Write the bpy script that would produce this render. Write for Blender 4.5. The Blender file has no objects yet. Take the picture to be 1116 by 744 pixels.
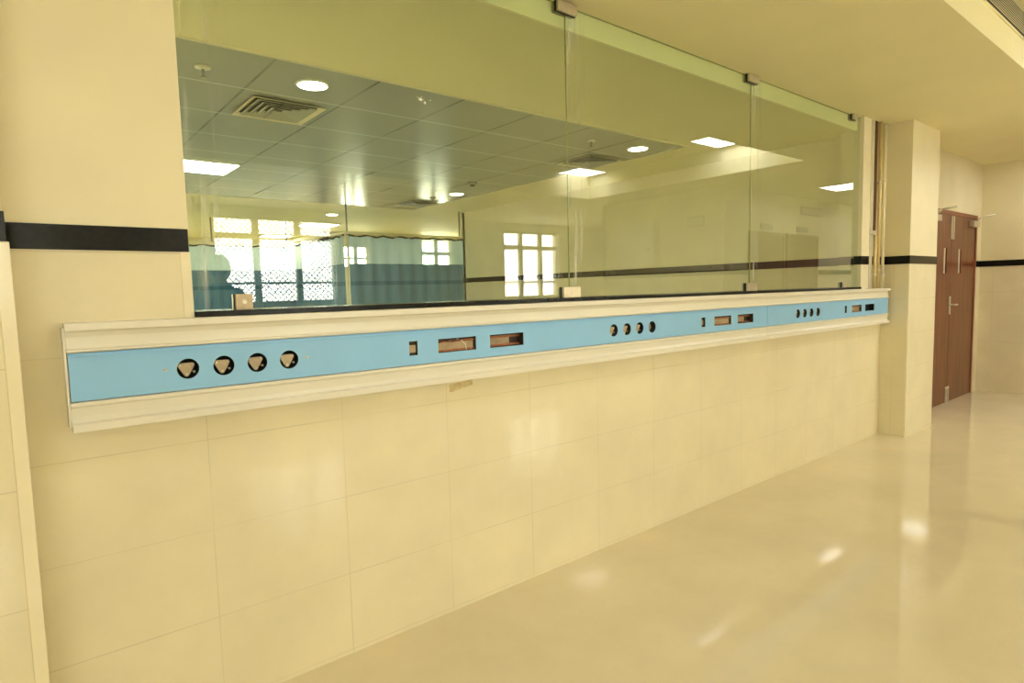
import bpy, bmesh, math, random
from mathutils import Vector, Matrix
random.seed(7)
S = bpy.context.scene
COL = S.collection

# ------------------------------------------------------------------ camera
cd = bpy.data.cameras.new('camera'); cam = bpy.data.objects.new('camera', cd); COL.objects.link(cam)
cd.sensor_width = 36.0
cd.lens = 664.976 * 36.0 / 1116.0
cd.clip_start = 0.05; cd.clip_end = 200
_yaw, _pit, _rol = (math.radians(a) for a in (39.13433, -4.76165, -1.42509))
_f = Vector((math.sin(_yaw) * math.cos(_pit), math.cos(_yaw) * math.cos(_pit), math.sin(_pit)))
_r = Vector((math.cos(_yaw), -math.sin(_yaw), 0)); _u = _r.cross(_f)
_r2 = _r * math.cos(_rol) + _u * math.sin(_rol); _u2 = _r2.cross(_f)
cam.matrix_world = Matrix(((_r2.x, _u2.x, -_f.x, 0), (_r2.y, _u2.y, -_f.y, 0), (_r2.z, _u2.z, -_f.z, 1.36), (0, 0, 0, 1)))
S.camera = cam

# ------------------------------------------------------------------ light and exposure
SKY = 17.0
w = bpy.data.worlds.new('World'); S.world = w; w.use_nodes = True
bg = w.node_tree.nodes['Background']
bg.inputs[0].default_value = (1.0, 0.985, 0.885, 1); bg.inputs[1].default_value = SKY
LED = 15.0            # radiance of the lamps
S.view_settings.view_transform = 'Standard'; S.view_settings.look = 'None'
S.view_settings.gamma = 1.0; S.view_settings.use_curve_mapping = False
S.view_settings.exposure = 0.76
S.cycles.max_bounces = 12; S.cycles.diffuse_bounces = 6; S.cycles.glossy_bounces = 6
S.cycles.transmission_bounces = 6; S.cycles.transparent_max_bounces = 16
S.cycles.caustics_reflective = False; S.cycles.caustics_refractive = False
S.cycles.sample_clamp_indirect = 8.0
S.cycles.use_denoising = True
S.cycles.blur_glossy = 0.0

def portal(x, y, z, sx, sz, rot):
    ld = bpy.data.lights.new('window_daylight', 'AREA'); ld.shape = 'RECTANGLE'; ld.size = sx; ld.size_y = sz
    ld.cycles.is_portal = True
    o = bpy.data.objects.new('window_daylight', ld); COL.objects.link(o)
    o.location = (x, y, z); o.rotation_euler = rot
    return o

# ------------------------------------------------------------------ materials
def lin(c):
    return tuple((v / 12.92 if v <= 0.04045 else ((v + 0.055) / 1.055) ** 2.4) for v in (c[0] / 255, c[1] / 255, c[2] / 255)) + (1,)

def nm(name):
    m = bpy.data.materials.new(name); m.use_nodes = True
    return m, m.node_tree.nodes, m.node_tree.links, m.node_tree.nodes['Principled BSDF']

def basic(name, col, rough=0.5, metal=0.0, noise=0.06, scale=6.0, spec=0.5, stretch=None):
    """plain procedural surface: base colour with a little noise mottling"""
    m, N, L, b = nm(name)
    tc = N.new('ShaderNodeTexCoord'); nz = N.new('ShaderNodeTexNoise'); nz.inputs['Scale'].default_value = scale
    nz.inputs['Detail'].default_value = 4
    if stretch:
        mp = N.new('ShaderNodeMapping'); mp.inputs['Scale'].default_value = stretch
        L.new(tc.outputs['Object'], mp.inputs[0]); L.new(mp.outputs[0], nz.inputs['Vector'])
    else:
        L.new(tc.outputs['Object'], nz.inputs['Vector'])
    mr = N.new('ShaderNodeMapRange'); mr.inputs[1].default_value = 0.3; mr.inputs[2].default_value = 0.7
    mr.inputs[3].default_value = 1 - noise; mr.inputs[4].default_value = 1 + noise
    L.new(nz.outputs['Fac'], mr.inputs[0])
    mx = N.new('ShaderNodeVectorMath'); mx.operation = 'SCALE'
    mx.inputs[0].default_value = col[:3]; L.new(mr.outputs[0], mx.inputs['Scale'])
    L.new(mx.outputs[0], b.inputs['Base Color'])
    b.inputs['Roughness'].default_value = rough; b.inputs['Metallic'].default_value = metal
    b.inputs['Specular IOR Level'].default_value = spec
    return m

def tile_mat(name, col, axis, off, pitch, zoff, zpitch, rough=0.05, joint2=None, joint=0.80, jw=0.003, spec=0.36, mott=0.07, axis2='Z', sc=2.5):
    """polished stone-look tile with fine joints along two axes"""
    m, N, L, b = nm(name)
    tc = N.new('ShaderNodeTexCoord'); sep = N.new('ShaderNodeSeparateXYZ'); L.new(tc.outputs['Object'], sep.inputs[0])
    def line(out, o, p):
        a = N.new('ShaderNodeMath'); a.operation = 'SUBTRACT'; L.new(out, a.inputs[0]); a.inputs[1].default_value = o
        d = N.new('ShaderNodeMath'); d.operation = 'PINGPONG'; L.new(a.outputs[0], d.inputs[0]); d.inputs[1].default_value = p / 2
        # pingpong is 0 at every multiple of the pitch
        c = N.new('ShaderNodeMath'); c.operation = 'LESS_THAN'; L.new(d.outputs[0], c.inputs[0]); c.inputs[1].default_value = jw / 2
        return c.outputs[0]
    l1 = line(sep.outputs[axis], off, pitch); l2 = line(sep.outputs[axis2], zoff, zpitch)
    mxm = N.new('ShaderNodeMath'); mxm.operation = 'MAXIMUM'; L.new(l1, mxm.inputs[0]); L.new(l2, mxm.inputs[1])
    nj = N.new('ShaderNodeTexNoise'); nj.inputs['Scale'].default_value = 2.3; L.new(tc.outputs['Object'], nj.inputs['Vector'])
    mj = N.new('ShaderNodeMapRange'); mj.inputs[1].default_value = 0.35; mj.inputs[2].default_value = 0.65
    mj.inputs[3].default_value = 0.25; mj.inputs[4].default_value = 1.0; L.new(nj.outputs['Fac'], mj.inputs[0])
    ml = N.new('ShaderNodeMath'); ml.operation = 'MULTIPLY'; L.new(mxm.outputs[0], ml.inputs[0]); L.new(mj.outputs[0], ml.inputs[1])
    nz = N.new('ShaderNodeTexNoise'); nz.inputs['Scale'].default_value = sc; nz.inputs['Detail'].default_value = 8
    nz.inputs['Roughness'].default_value = 0.62
    L.new(tc.outputs['Object'], nz.inputs['Vector'])
    mr = N.new('ShaderNodeMapRange'); mr.inputs[1].default_value = 0.3; mr.inputs[2].default_value = 0.7
    mr.inputs[3].default_value = 1 - mott; mr.inputs[4].default_value = 1 + mott * 0.6; L.new(nz.outputs['Fac'], mr.inputs[0])
    vs = N.new('ShaderNodeVectorMath'); vs.operation = 'SCALE'; vs.inputs[0].default_value = col[:3]; L.new(mr.outputs[0], vs.inputs['Scale'])
    mix = N.new('ShaderNodeMix'); mix.data_type = 'RGBA'
    L.new(ml.outputs[0], mix.inputs['Factor']); L.new(vs.outputs[0], mix.inputs['A'])
    mix.inputs['B'].default_value = tuple(c * joint for c in col[:3]) + (1,)
    res = mix.outputs['Result']
    if joint2:
        m2 = N.new('ShaderNodeMix'); m2.data_type = 'RGBA'; L.new(l2, m2.inputs['Factor']); L.new(res, m2.inputs['A'])
        m2.inputs['B'].default_value = tuple(c * joint2 for c in col[:3]) + (1,); res = m2.outputs['Result']
    L.new(res, b.inputs['Base Color'])
    b.inputs['Roughness'].default_value = rough; b.inputs['Specular IOR Level'].default_value = spec
    return m

def emit_mat(name, col, st):
    m = bpy.data.materials.new(name); m.use_nodes = True; N = m.node_tree.nodes; L = m.node_tree.links
    N.remove(N['Principled BSDF']); e = N.new('ShaderNodeEmission'); e.inputs[0].default_value = col + (1,); e.inputs[1].default_value = st
    L.new(e.outputs[0], N['Material Output'].inputs[0]); return m

def glass_mat(name, tint, boost=1.0, smear=0.0):
    m = bpy.data.materials.new(name); m.use_nodes = True; N = m.node_tree.nodes; L = m.node_tree.links
    N.remove(N['Principled BSDF'])
    tr = N.new('ShaderNodeBsdfTransparent'); tr.inputs[0].default_value = tint + (1,)
    gl = N.new('ShaderNodeBsdfGlossy'); gl.inputs['Roughness'].default_value = 0.0; gl.inputs[0].default_value = (1, 1, 1, 1)
    fr = N.new('ShaderNodeFresnel'); fr.inputs[0].default_value = 1.52
    ge = N.new('ShaderNodeNewGeometry')
    inv = N.new('ShaderNodeMath'); inv.operation = 'SUBTRACT'; inv.inputs[0].default_value = 1.0; L.new(ge.outputs['Backfacing'], inv.inputs[1])
    bo = N.new('ShaderNodeMath'); bo.operation = 'MULTIPLY'; bo.use_clamp = True; bo.inputs[1].default_value = boost; L.new(fr.outputs[0], bo.inputs[0])
    fm = N.new('ShaderNodeMath'); fm.operation = 'MULTIPLY'; L.new(bo.outputs[0], fm.inputs[0]); L.new(inv.outputs[0], fm.inputs[1])
    mx = N.new('ShaderNodeMixShader'); L.new(fm.outputs[0], mx.inputs[0]); L.new(tr.outputs[0], mx.inputs[1]); L.new(gl.outputs[0], mx.inputs[2])
    out = mx.outputs[0]
    if smear > 0:
        # dried wipe marks: upright streaks near the left edge and a few hazy patches
        tc = N.new('ShaderNodeTexCoord'); sep = N.new('ShaderNodeSeparateXYZ'); L.new(tc.outputs['Object'], sep.inputs[0])
        mp = N.new('ShaderNodeMapping'); mp.inputs['Scale'].default_value = (38, 1, 2.0); L.new(tc.outputs['Object'], mp.inputs[0])
        nz = N.new('ShaderNodeTexNoise'); nz.inputs['Scale'].default_value = 1.0; nz.inputs['Detail'].default_value = 3; L.new(mp.outputs[0], nz.inputs['Vector'])
        a = N.new('ShaderNodeMapRange'); a.inputs[1].default_value = 0.5; a.inputs[2].default_value = 0.8; L.new(nz.outputs['Fac'], a.inputs[0])
        e = N.new('ShaderNodeMapRange'); e.inputs[1].default_value = 0.17; e.inputs[2].default_value = 0.0; L.new(sep.outputs['X'], e.inputs[0])
        mm = N.new('ShaderNodeMath'); mm.operation = 'MULTIPLY'; L.new(a.outputs[0], mm.inputs[0]); L.new(e.outputs[0], mm.inputs[1])
        n2 = N.new('ShaderNodeTexNoise'); n2.inputs['Scale'].default_value = 1.6; n2.inputs['Detail'].default_value = 6; L.new(tc.outputs['Object'], n2.inputs['Vector'])
        c = N.new('ShaderNodeMapRange'); c.inputs[1].default_value = 0.58; c.inputs[2].default_value = 0.85; c.inputs[4].default_value = 0.03; L.new(n2.outputs['Fac'], c.inputs[0])
        ad = N.new('ShaderNodeMath'); ad.operation = 'ADD'; L.new(mm.outputs[0], ad.inputs[0]); L.new(c.outputs[0], ad.inputs[1])
        sc = N.new('ShaderNodeMath'); sc.operation = 'MULTIPLY'; sc.use_clamp = True; sc.inputs[1].default_value = smear; L.new(ad.outputs[0], sc.inputs[0])
        sb = N.new('ShaderNodeMath'); sb.operation = 'MULTIPLY'; L.new(sc.outputs[0], sb.inputs[0]); L.new(inv.outputs[0], sb.inputs[1])
        df = N.new('ShaderNodeBsdfDiffuse'); df.inputs[0].default_value = (.8, .8, .75, 1)
        m2 = N.new('ShaderNodeMixShader'); L.new(sb.outputs[0], m2.inputs[0]); L.new(out, m2.inputs[1]); L.new(df.outputs[0], m2.inputs[2]); out = m2.outputs[0]
    L.new(out, N['Material Output'].inputs[0]); return m

def net_mat(name, col, alpha):
    m = bpy.data.materials.new(name); m.use_nodes = True; N = m.node_tree.nodes; L = m.node_tree.links
    N.remove(N['Principled BSDF'])
    tr = N.new('ShaderNodeBsdfTransparent'); df = N.new('ShaderNodeBsdfDiffuse'); df.inputs[0].default_value = col
    tl = N.new('ShaderNodeBsdfTranslucent'); tl.inputs[0].default_value = col
    m1 = N.new('ShaderNodeMixShader'); m1.inputs[0].default_value = 0.5; L.new(df.outputs[0], m1.inputs[1]); L.new(tl.outputs[0], m1.inputs[2])
    m2 = N.new('ShaderNodeMixShader'); m2.inputs[0].default_value = alpha; L.new(tr.outputs[0], m2.inputs[1]); L.new(m1.outputs[0], m2.inputs[2])
    L.new(m2.outputs[0], N['Material Output'].inputs[0]); return m

WALLC = (0.80, 0.70, 0.47)
M = {}
M['dado'] = tile_mat('dado_tile', (0.76, 0.69, 0.50), 'X', 0.455, 0.457, 0.312, 0.297)
M['dado_y'] = tile_mat('dado_tile_side', (0.76, 0.69, 0.50), 'Y', 0.2, 0.457, 0.312, 0.297, rough=0.14, spec=0.25)
M['paint'] = basic('wall_paint', (0.76, 0.69, 0.48), 0.55, noise=0.04, scale=3.0)
M['ceil'] = basic('ceiling_paint', (0.835, 0.78, 0.51), 0.7, noise=0.02, scale=2.0)
M['strip'] = basic('polished_edge_strip', (0.80, 0.73, 0.54), 0.15, noise=0.03, scale=8)
M['band'] = basic('black_granite_band', (0.009, 0.008, 0.006), 0.25, noise=0.35, scale=60, spec=0.18)
M['floor'] = tile_mat('polished_floor_tile', (0.71, 0.625, 0.44), 'X', 0.3, 1.2, 0.55, 1.2, rough=0.06, joint=0.93, jw=0.002, spec=0.42, mott=0.08, axis2='Y', sc=1.8)
M['lintel'] = basic('lintel_paint', (0.98, 0.90, 0.66), 0.5, noise=0.02)
M['cream'] = basic('cream_powder_coat', (0.72, 0.69, 0.60), 0.3, noise=0.015, scale=4)
M['blue'] = basic('blue_powder_coat', (0.25, 0.51, 0.82), 0.35, noise=0.03, scale=5)
M['black'] = basic('black_interior', (0.008, 0.007, 0.006), 0.4)
M['brown_in'] = basic('brown_housing', (0.05, 0.028, 0.016), 0.5)
M['tan'] = basic('tan_backing_plate', (0.42, 0.32, 0.2), 0.5, noise=0.2, scale=30)
M['copper'] = basic('copper_rail', (0.36, 0.14, 0.07), 0.3, metal=0.5, noise=0.15, scale=40)
M['steel'] = basic('brushed_steel', (0.62, 0.55, 0.43), 0.35, metal=0.6, noise=0.08, scale=40)
M['plate'] = basic('brass_steel_plate', (0.46, 0.36, 0.23), 0.4, metal=0.25, noise=0.1, scale=60)
M['clampfront'] = basic('satin_clamp_steel', (0.60, 0.53, 0.40), 0.3, metal=0.6, noise=0.08, scale=30)
M['alu'] = basic('aluminium', (0.72, 0.68, 0.56), 0.3, metal=0.5, noise=0.05, scale=20)
M['pipe'] = basic('painted_gas_pipe', (0.72, 0.58, 0.30), 0.3, metal=0.2, noise=0.06, scale=15)
M['darkslot'] = basic('dark_open_duct', (0.035, 0.018, 0.008), 0.6)
M['wood'] = basic('reddish_brown_door_laminate', (0.165, 0.050, 0.022), 0.32, noise=0.35, scale=3.0, stretch=(6, 6, 0.8))
M['woodframe'] = basic('red_brown_frame', (0.24, 0.075, 0.035), 0.4, noise=0.15, scale=6)
M['white'] = basic('off_white_plastic', (0.80, 0.78, 0.70), 0.4, noise=0.02)
M['metaltile'] = tile_mat('metal_ceiling_tile', (0.38, 0.40, 0.36), 'X', 1.165, 0.6, 3.31, 0.6, rough=0.22, joint=0.25, joint2=1.6, jw=0.016, mott=0.02, axis2='Y', sc=1.0)
M['grey'] = basic('grey_plastic', (0.30, 0.29, 0.25), 0.5)
M['darkgrey'] = basic('dark_grille', (0.022, 0.02, 0.016), 0.6)
M['slat'] = basic('grille_slat', (0.66, 0.60, 0.44), 0.4)
M['glass'] = glass_mat('clear_glass', (0.88, 0.93, 0.84), 1.6, 0.60)
M['pane'] = glass_mat('window_glass', (0.97, 0.97, 0.93), 1.0)
M['glassedge'] = basic('green_glass_edge', (0.36, 0.38, 0.18), 0.2)
M['led'] = emit_mat('led_diffuser', (1.0, 0.985, 0.91), LED)
M['led_dim'] = emit_mat('led_diffuser_passage', (1.0, 0.985, 0.895), 11.0)
M['led_added'] = emit_mat('led_diffuser_added', (1.0, 0.985, 0.895), 11.0)
M['led_in'] = emit_mat('led_diffuser_inner', (1.0, 0.98, 0.9), 27.0)
M['winframe'] = basic('cream_window_frame', (0.62, 0.56, 0.38), 0.4)
M['wire'] = basic('wire_mesh_paint', (0.07, 0.06, 0.04), 0.5)
M['curtain'] = basic('blue_grey_curtain', (0.125, 0.27, 0.45), 0.8, noise=0.12, scale=8, stretch=(6, 6, 0.6))
M['curtain_dark'] = basic('dark_teal_curtain_stripe', (0.05, 0.17, 0.32), 0.8, noise=0.1, scale=10)
M['net'] = net_mat('curtain_netting', (0.52, 0.76, 1.0, 1), 0.8)
M['rail'] = basic('dark_curtain_track', (0.03, 0.035, 0.035), 0.5)
M['skin'] = basic('skin', (0.38, 0.22, 0.14), 0.5, noise=0.05)
M['cloth'] = basic('dark_navy_clothes', (0.02, 0.025, 0.04), 0.85, noise=0.2, scale=20)
M['trouser'] = basic('charcoal_trousers', (0.018, 0.018, 0.02), 0.85, noise=0.2, scale=20)
M['hair'] = basic('black_hair', (0.008, 0.007, 0.006), 0.5, noise=0.2, scale=60)
M['tape'] = basic('yellowed_tape', (0.55, 0.45, 0.24), 0.35, noise=0.2, scale=50)

# ------------------------------------------------------------------ mesh helpers
class MB:
    def __init__(s): s.bm = bmesh.new()
    def box(s, x0, x1, y0, y1, z0, z1, mi=0):
        x0, x1 = sorted((x0, x1)); y0, y1 = sorted((y0, y1)); z0, z1 = sorted((z0, z1))
        v = [s.bm.verts.new(p) for p in ((x0, y0, z0), (x1, y0, z0), (x1, y1, z0), (x0, y1, z0), (x0, y0, z1), (x1, y0, z1), (x1, y1, z1), (x0, y1, z1))]
        for f in ((3, 2, 1, 0), (4, 5, 6, 7), (0, 1, 5, 4), (1, 2, 6, 5), (2, 3, 7, 6), (3, 0, 4, 7)):
            fc = s.bm.faces.new([v[i] for i in f]); fc.material_index = mi
        return s
    def cyl(s, p0, p1, r, n=20, r1=None, mi=0):
        p0, p1 = Vector(p0), Vector(p1); d = (p1 - p0).normalized(); r1 = r if r1 is None else r1
        a = d.orthogonal().normalized(); b = d.cross(a)
        A = [s.bm.verts.new(p0 + (a * math.cos(t) + b * math.sin(t)) * r) for t in [2 * math.pi * i / n for i in range(n)]]
        B = [s.bm.verts.new(p1 + (a * math.cos(t) + b * math.sin(t)) * r1) for t in [2 * math.pi * i / n for i in range(n)]]
        for i in range(n):
            f = s.bm.faces.new((A[i], A[(i + 1) % n], B[(i + 1) % n], B[i])); f.smooth = True; f.material_index = mi
        s.bm.faces.new(A[::-1]).material_index = mi; s.bm.faces.new(B).material_index = mi
        return s
    def tube(s, pts, r, n=8):
        for a, b in zip(pts, pts[1:]): s.cyl(a, b, r, n)
        return s
    def lathe(s, prof, n=32, axis='Z', o=(0, 0, 0)):
        """prof: list of (radius, height); axis Z up or Y (height along +y)"""
        rings = []
        for r, h in prof:
            ring = []
            for i in range(n):
                t = 2 * math.pi * i / n
                p = (r * math.cos(t), r * math.sin(t), h) if axis == 'Z' else (r * math.cos(t), h, r * math.sin(t))
                ring.append(s.bm.verts.new((p[0] + o[0], p[1] + o[1], p[2] + o[2])))
            rings.append(ring)
        for A, B in zip(rings, rings[1:]):
            for i in range(n):
                f = s.bm.faces.new((A[i], A[(i + 1) % n], B[(i + 1) % n], B[i])); f.smooth = True
        return s
    def prism_x(s, prof, x0, x1):
        """closed (y,z) outline swept along x"""
        A = [s.bm.verts.new((x0, y, z)) for y, z in prof]; B = [s.bm.verts.new((x1, y, z)) for y, z in prof]
        n = len(prof)
        for i in range(n): s.bm.faces.new((A[i], A[(i + 1) % n], B[(i + 1) % n], B[i]))
        s.bm.faces.new(A[::-1]); s.bm.faces.new(B); return s
    def poly_y(s, outl, y0, y1):
        """closed (x,z) outline given thickness along y"""
        A = [s.bm.verts.new((x, y0, z)) for x, z in outl]; B = [s.bm.verts.new((x, y1, z)) for x, z in outl]
        n = len(outl)
        for i in range(n): s.bm.faces.new((A[i], A[(i + 1) % n], B[(i + 1) % n], B[i]))
        s.bm.faces.new(A[::-1]); s.bm.faces.new(B); return s
    def build(s, name, mats, parent=None, bevel=0.0, fixn=True, loc=None):
        if fixn: bmesh.ops.recalc_face_normals(s.bm, faces=s.bm.faces)
        me = bpy.data.meshes.new(name); s.bm.to_mesh(me); s.bm.free()
        for m in (mats if isinstance(mats, (list, tuple)) else [mats]): me.materials.append(m)
        o = bpy.data.objects.new(name, me); COL.objects.link(o)
        if parent: o.parent = parent
        if loc: o.location = loc
        if bevel:
            b = o.modifiers.new('bevel', 'BEVEL'); b.width = bevel; b.segments = 2; b.limit_method = 'ANGLE'
        return o

def thing(name, label, cat, loc=(0, 0, 0), group=None, rz=0):
    o = bpy.data.objects.new(name, None); COL.objects.link(o); o.location = loc; o.rotation_euler = (0, 0, rz)
    o.empty_display_size = 0.1
    o['label'] = label; o['category'] = cat
    if group: o['group'] = group
    return o
def tag(o, label, cat, group=None):
    o['label'] = label; o['category'] = cat
    if group: o['group'] = group
    return o
def struct(o, label=None, cat=None):
    o['kind'] = 'structure'
    if label: o['label'] = label
    if cat: o['category'] = cat
    return o
def dup(root, loc, label, group=None):
    r = root.copy(); COL.objects.link(r); r.location = loc; r['label'] = label
    if group: r['group'] = group
    for ch in list(root.children):
        c = ch.copy(); COL.objects.link(c); c.parent = r
        for g in list(ch.children):
            d = g.copy(); COL.objects.link(d); d.parent = c
    return r

W = 2.124            # wall face
ZC = 2.705           # corridor soffit
ZB0, ZB1 = 1.505, 1.575   # black band
ZS = 1.300           # bottom of the opening
XL, XR = 0.44, 5.49  # opening
XRW = 5.60           # inner right wall
ZI = 2.60            # inner ceiling
ZH = 3.04            # hall tray ceiling
YO = -5.25           # opposite wall

# ------------------------------------------------------------------ shell
struct(MB().box(-4, 12.5, YO - .2, 14, -0.1, 0).build('floor', M['floor']), 'polished beige stone tile floor of the corridor', 'floor')

b = MB()
b.box(-0.1, XL, W, W + .17, 0, ZB0).box(XL, XR, W, W + .18, 0, ZS).box(XR, 5.95, W, W + .18, 0, ZB0)
b.box(5.95, 7.15, W + .036, W + .2, 0, ZB0)
struct(b.build('wall_front', M['dado']), 'cream polished tile dado wall below the glazing', 'wall')
b = MB(); b.box(-.1, XL, W, W + .17, ZB1, ZC).box(XR, 5.95, W, W + .18, ZB1, ZC)
b.box(5.95, 7.15, W + .036, W + .2, ZB1, ZC).box(7.15, 8.895, W + .036, W + .2, 2.10, ZC).box(8.895, 9.06, W + .036, W + .2, ZB1, ZC)
struct(b.build('wall_front_upper', M['paint']), 'cream painted wall above the black band', 'wall')
b = MB(); b.box(8.895, 9.06, W + .036, W + .2, 0, ZB0)
struct(b.build('wall_front_end', M['strip']), 'narrow cream tile strip between brown door and corner', 'wall')
b = MB()
b.box(-0.1, XL - .004, W - .004, W + .165, ZB0, ZB1).box(XR + .012, 5.94, W - .004, W + .17, ZB0, ZB1).box(5.95, 7.15, W + .03, W + .19, ZB0, ZB1).box(8.905, 9.05, W + .03, W + .19, ZB0, ZB1)
struct(b.build('trim_1', M['band']), 'black granite band along the cream wall', 'trim')
# jamb strips at the opening, sill and inner reveal
struct(MB().box(XL - .028, XL, W - .003, W + .16, ZS, ZB0 - .002).build('trim_2', M['strip']), 'cream stone edge strip left of the glazing', 'trim')
struct(MB().box(XR - .003, XR + .150, W - .006, W + .172, ZS, ZB0).box(XR - .003, XR + .150, W - .006, W + .172, ZB1, ZC).build('trim_3', M['strip']), 'cream jamb strip right of the glazing', 'trim')
struct(MB().box(XR - .005, XR + .1495, W - .008, W + .176, ZB0, ZB1).build('trim_4', M['band']), 'black band wrapping the right jamb of the glazing', 'trim')
struct(MB().box(XL, XR, W - .012, W + .27, ZS + .002, ZS + .019).build('trim_5', M['band'], bevel=.002), 'black granite sill under the glazing', 'trim')
# pier on the left, column on the right
struct(MB().box(-1.2, -0.025, 1.88, W + .18, 0, ZB0).build('wall_pier', M['dado']), 'cream tiled pier at the left edge', 'wall')
struct(MB().box(-0.025, 0.004, 1.877, W + .02, 0, ZB0).build('trim_6', M['strip'], bevel=.002), 'cream stone edge strip of the left pier', 'trim')
struct(MB().box(-1.2, -0.001, 1.872, W + .02, ZB0, ZB1).build('trim_7', M['band']), 'black granite band on the left pier', 'trim')
struct(MB().box(-1.2, -0.006, 1.885, W + .18, ZB1, ZC).build('wall_pier_upper', M['paint']), 'cream painted upper part of the left pier', 'wall')
struct(MB().box(5.95, 6.63, 1.912, W + .1, 0, ZB0).build('wall_column', M['dado_y']), 'cream tiled square column right of the glazing', 'column')
struct(MB().box(5.95, 6.63, 1.912, W + .1, ZB1, ZC).build('wall_column_upper', M['paint']), 'cream painted upper half of the square column', 'column')
struct(MB().box(5.946, 6.634, 1.908, W + .1, ZB0, ZB1).build('trim_8', M['band']), 'black granite band round the square column', 'trim')
struct(MB().box(5.9485, 5.985, 1.9095, 1.925, 0, ZB0).build('trim_9', M['strip'], bevel=.002), 'cream stone corner strip of the square column', 'trim')
# end wall of the corridor
struct(MB().box(9.05, 9.2, 1.2, W + .2, 0, ZB0).build('wall_right', M['dado_y']), 'cream tiled end wall beside the brown door', 'wall')
struct(MB().box(9.05, 9.2, 1.2, W + .2, ZB1, ZC).build('wall_right_upper', M['paint']), 'cream painted end wall above the black band', 'wall')
struct(MB().box(9.045, 9.2, 1.195, W + .2, ZB0, ZB1).build('trim_10', M['band']), 'black granite band on the end wall', 'trim')
# passage and the block of rooms seen reflected in the glass
def walled(name, x0, x1, y0, y1, mat, lab, ztop=ZC):
    struct(MB().box(x0, x1, y0, y1, 0, ZB0).build('wall_' + name, mat), lab + ', tiled lower part', 'wall')
    struct(MB().box(x0, x1, y0, y1, ZB1, ztop).build('wall_' + name + '_upper', M['paint']), lab + ', painted upper part', 'wall')
    struct(MB().box(x0 - .004, x1 + .004, y0 - .004, y1 + .004, ZB0, ZB1).build('trim_' + name, M['band']), 'black band on the ' + lab, 'trim')
walled('block', 7.6, 12.3, -2.6, -0.4, M['dado_y'], 'room block facing the hall')
walled('passage', 12.3, 12.5, YO, 2.4, M['dado_y'], 'far wall of the side passage')
walled('passage_side', 9.2, 12.3, 1.2, 1.35, M['dado'], 'near wall of the side passage')
walled('left', -4.0, -3.8, YO, 2.3, M['dado_y'], 'left wall of the hall', ZH + .1)
walled('pier_side', -3.8, -1.2, W, W + .18, M['dado'], 'front wall left of the pier')

# ceilings: soffit along the glazing, tray, soffit round the tray
b = MB()
b.box(-4, 6.85, 1.06, W + .30, ZC, ZC + .03)
struct(b.build('ceiling_soffit', M['ceil']), 'plain cream ceiling soffit above the glazing', 'ceiling')
b = MB()
b.box(6.87, 12.5, -2.22, W + .2, ZC, ZC + .03).box(-4, 12.5, YO - .1, -2.22, ZC, ZC + .03).box(6.85, 6.87, 1.04, W + .2, ZC, ZC + .03)
struct(b.build('ceiling_border', M['ceil']), 'plain cream ceiling round the raised tray', 'ceiling')
b = MB(); b.box(-4, 6.9, -2.25, 1.12, ZH, ZH + .03)
struct(b.build('ceiling', M['ceil']), 'raised plain ceiling of the hall', 'ceiling')
b = MB(); b.box(-4, 6.85, 1.04, 1.06, ZC, ZH)
struct(b.build('trim_bulkhead', M['ceil']), 'cream bulkhead face holding the air grille', 'bulkhead')
b = MB(); b.box(-4, 6.85, -2.22, -2.2, ZC, ZH).box(6.85, 6.87, -2.2, 1.04, ZC, ZH)
struct(b.build('trim_tray', M['ceil']), 'cream faces of the raised tray', 'bulkhead')

# opposite wall with its windows
WINS = [(2.31, 4.12, 1.25, 2.56, 3), (7.62, 9.12, 1.21, 2.55, 3), (-2.2, -0.2, 1.25, 2.56, 3)]  # the last window is unseen, added for more daylight in the hall
xs = sorted(WINS); b = MB(); c0 = -4
for x0, x1, z0, z1, n in xs:
    b.box(c0, x0, YO - .2, YO, 0, ZC); b.box(x0, x1, YO - .2, YO, 0, z0); b.box(x0, x1, YO - .2, YO, z1, ZC); c0 = x1
b.box(c0, 12.5, YO - .2, YO, 0, ZC)
struct(b.build('wall_opposite', M['paint']), 'cream wall of the hall with barred windows', 'wall')
def window(n, x0, x1, z0, z1, y, cols, rows, mesh, face, label, fw=.05):
    """rows: list of (z0,z1) openings; frame, panes, diamond wire mesh"""
    r = struct(thing('window_%d' % n, label, 'window', ((x0 + x1) / 2, y, z0)))
    ox, oz = (x0 + x1) / 2, z0
    b = MB(); t = .03
    cw = (x1 - x0 + fw) / cols
    for i in range(cols + 1): b.box(x0 + i * cw - fw - ox, x0 + i * cw - ox, -t, t, 0, z1 - z0)
    zz = [z0] + [v for rr in rows for v in rr] + [z1]
    for a, c in zip(zz[::2], zz[1::2]): b.box(x0 - fw - ox, x1 + fw - ox, -t, t, a - oz, c - oz)
    b.build('window_frame', M['winframe'], r)
    b = MB(); b.box(x0 - ox, x1 - ox, -.004 - face * .01, .004 - face * .01, 0, z1 - z0); b.build('pane', M['pane'], r)
    if mesh:
        b = MB(); p = .085; H = z1 - z0; Wd = x1 - x0; yy = face * .036
        k = -H
        while k < Wd:
            for sg in (1, -1):
                xa, za, xb, zb = k, 0, k + H, H
                if xa < 0: za = -xa; xa = 0
                if xb > Wd: zb = H - (xb - Wd); xb = Wd
                if xb > xa:
                    if sg < 0: xa, xb = Wd - xa, Wd - xb
                    b.cyl((xa + x0 - ox, yy, za), (xb + x0 - ox, yy, zb), .006, 4)
            k += p
        b.build('wire_mesh', M['wire'], r)
    return r
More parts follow.
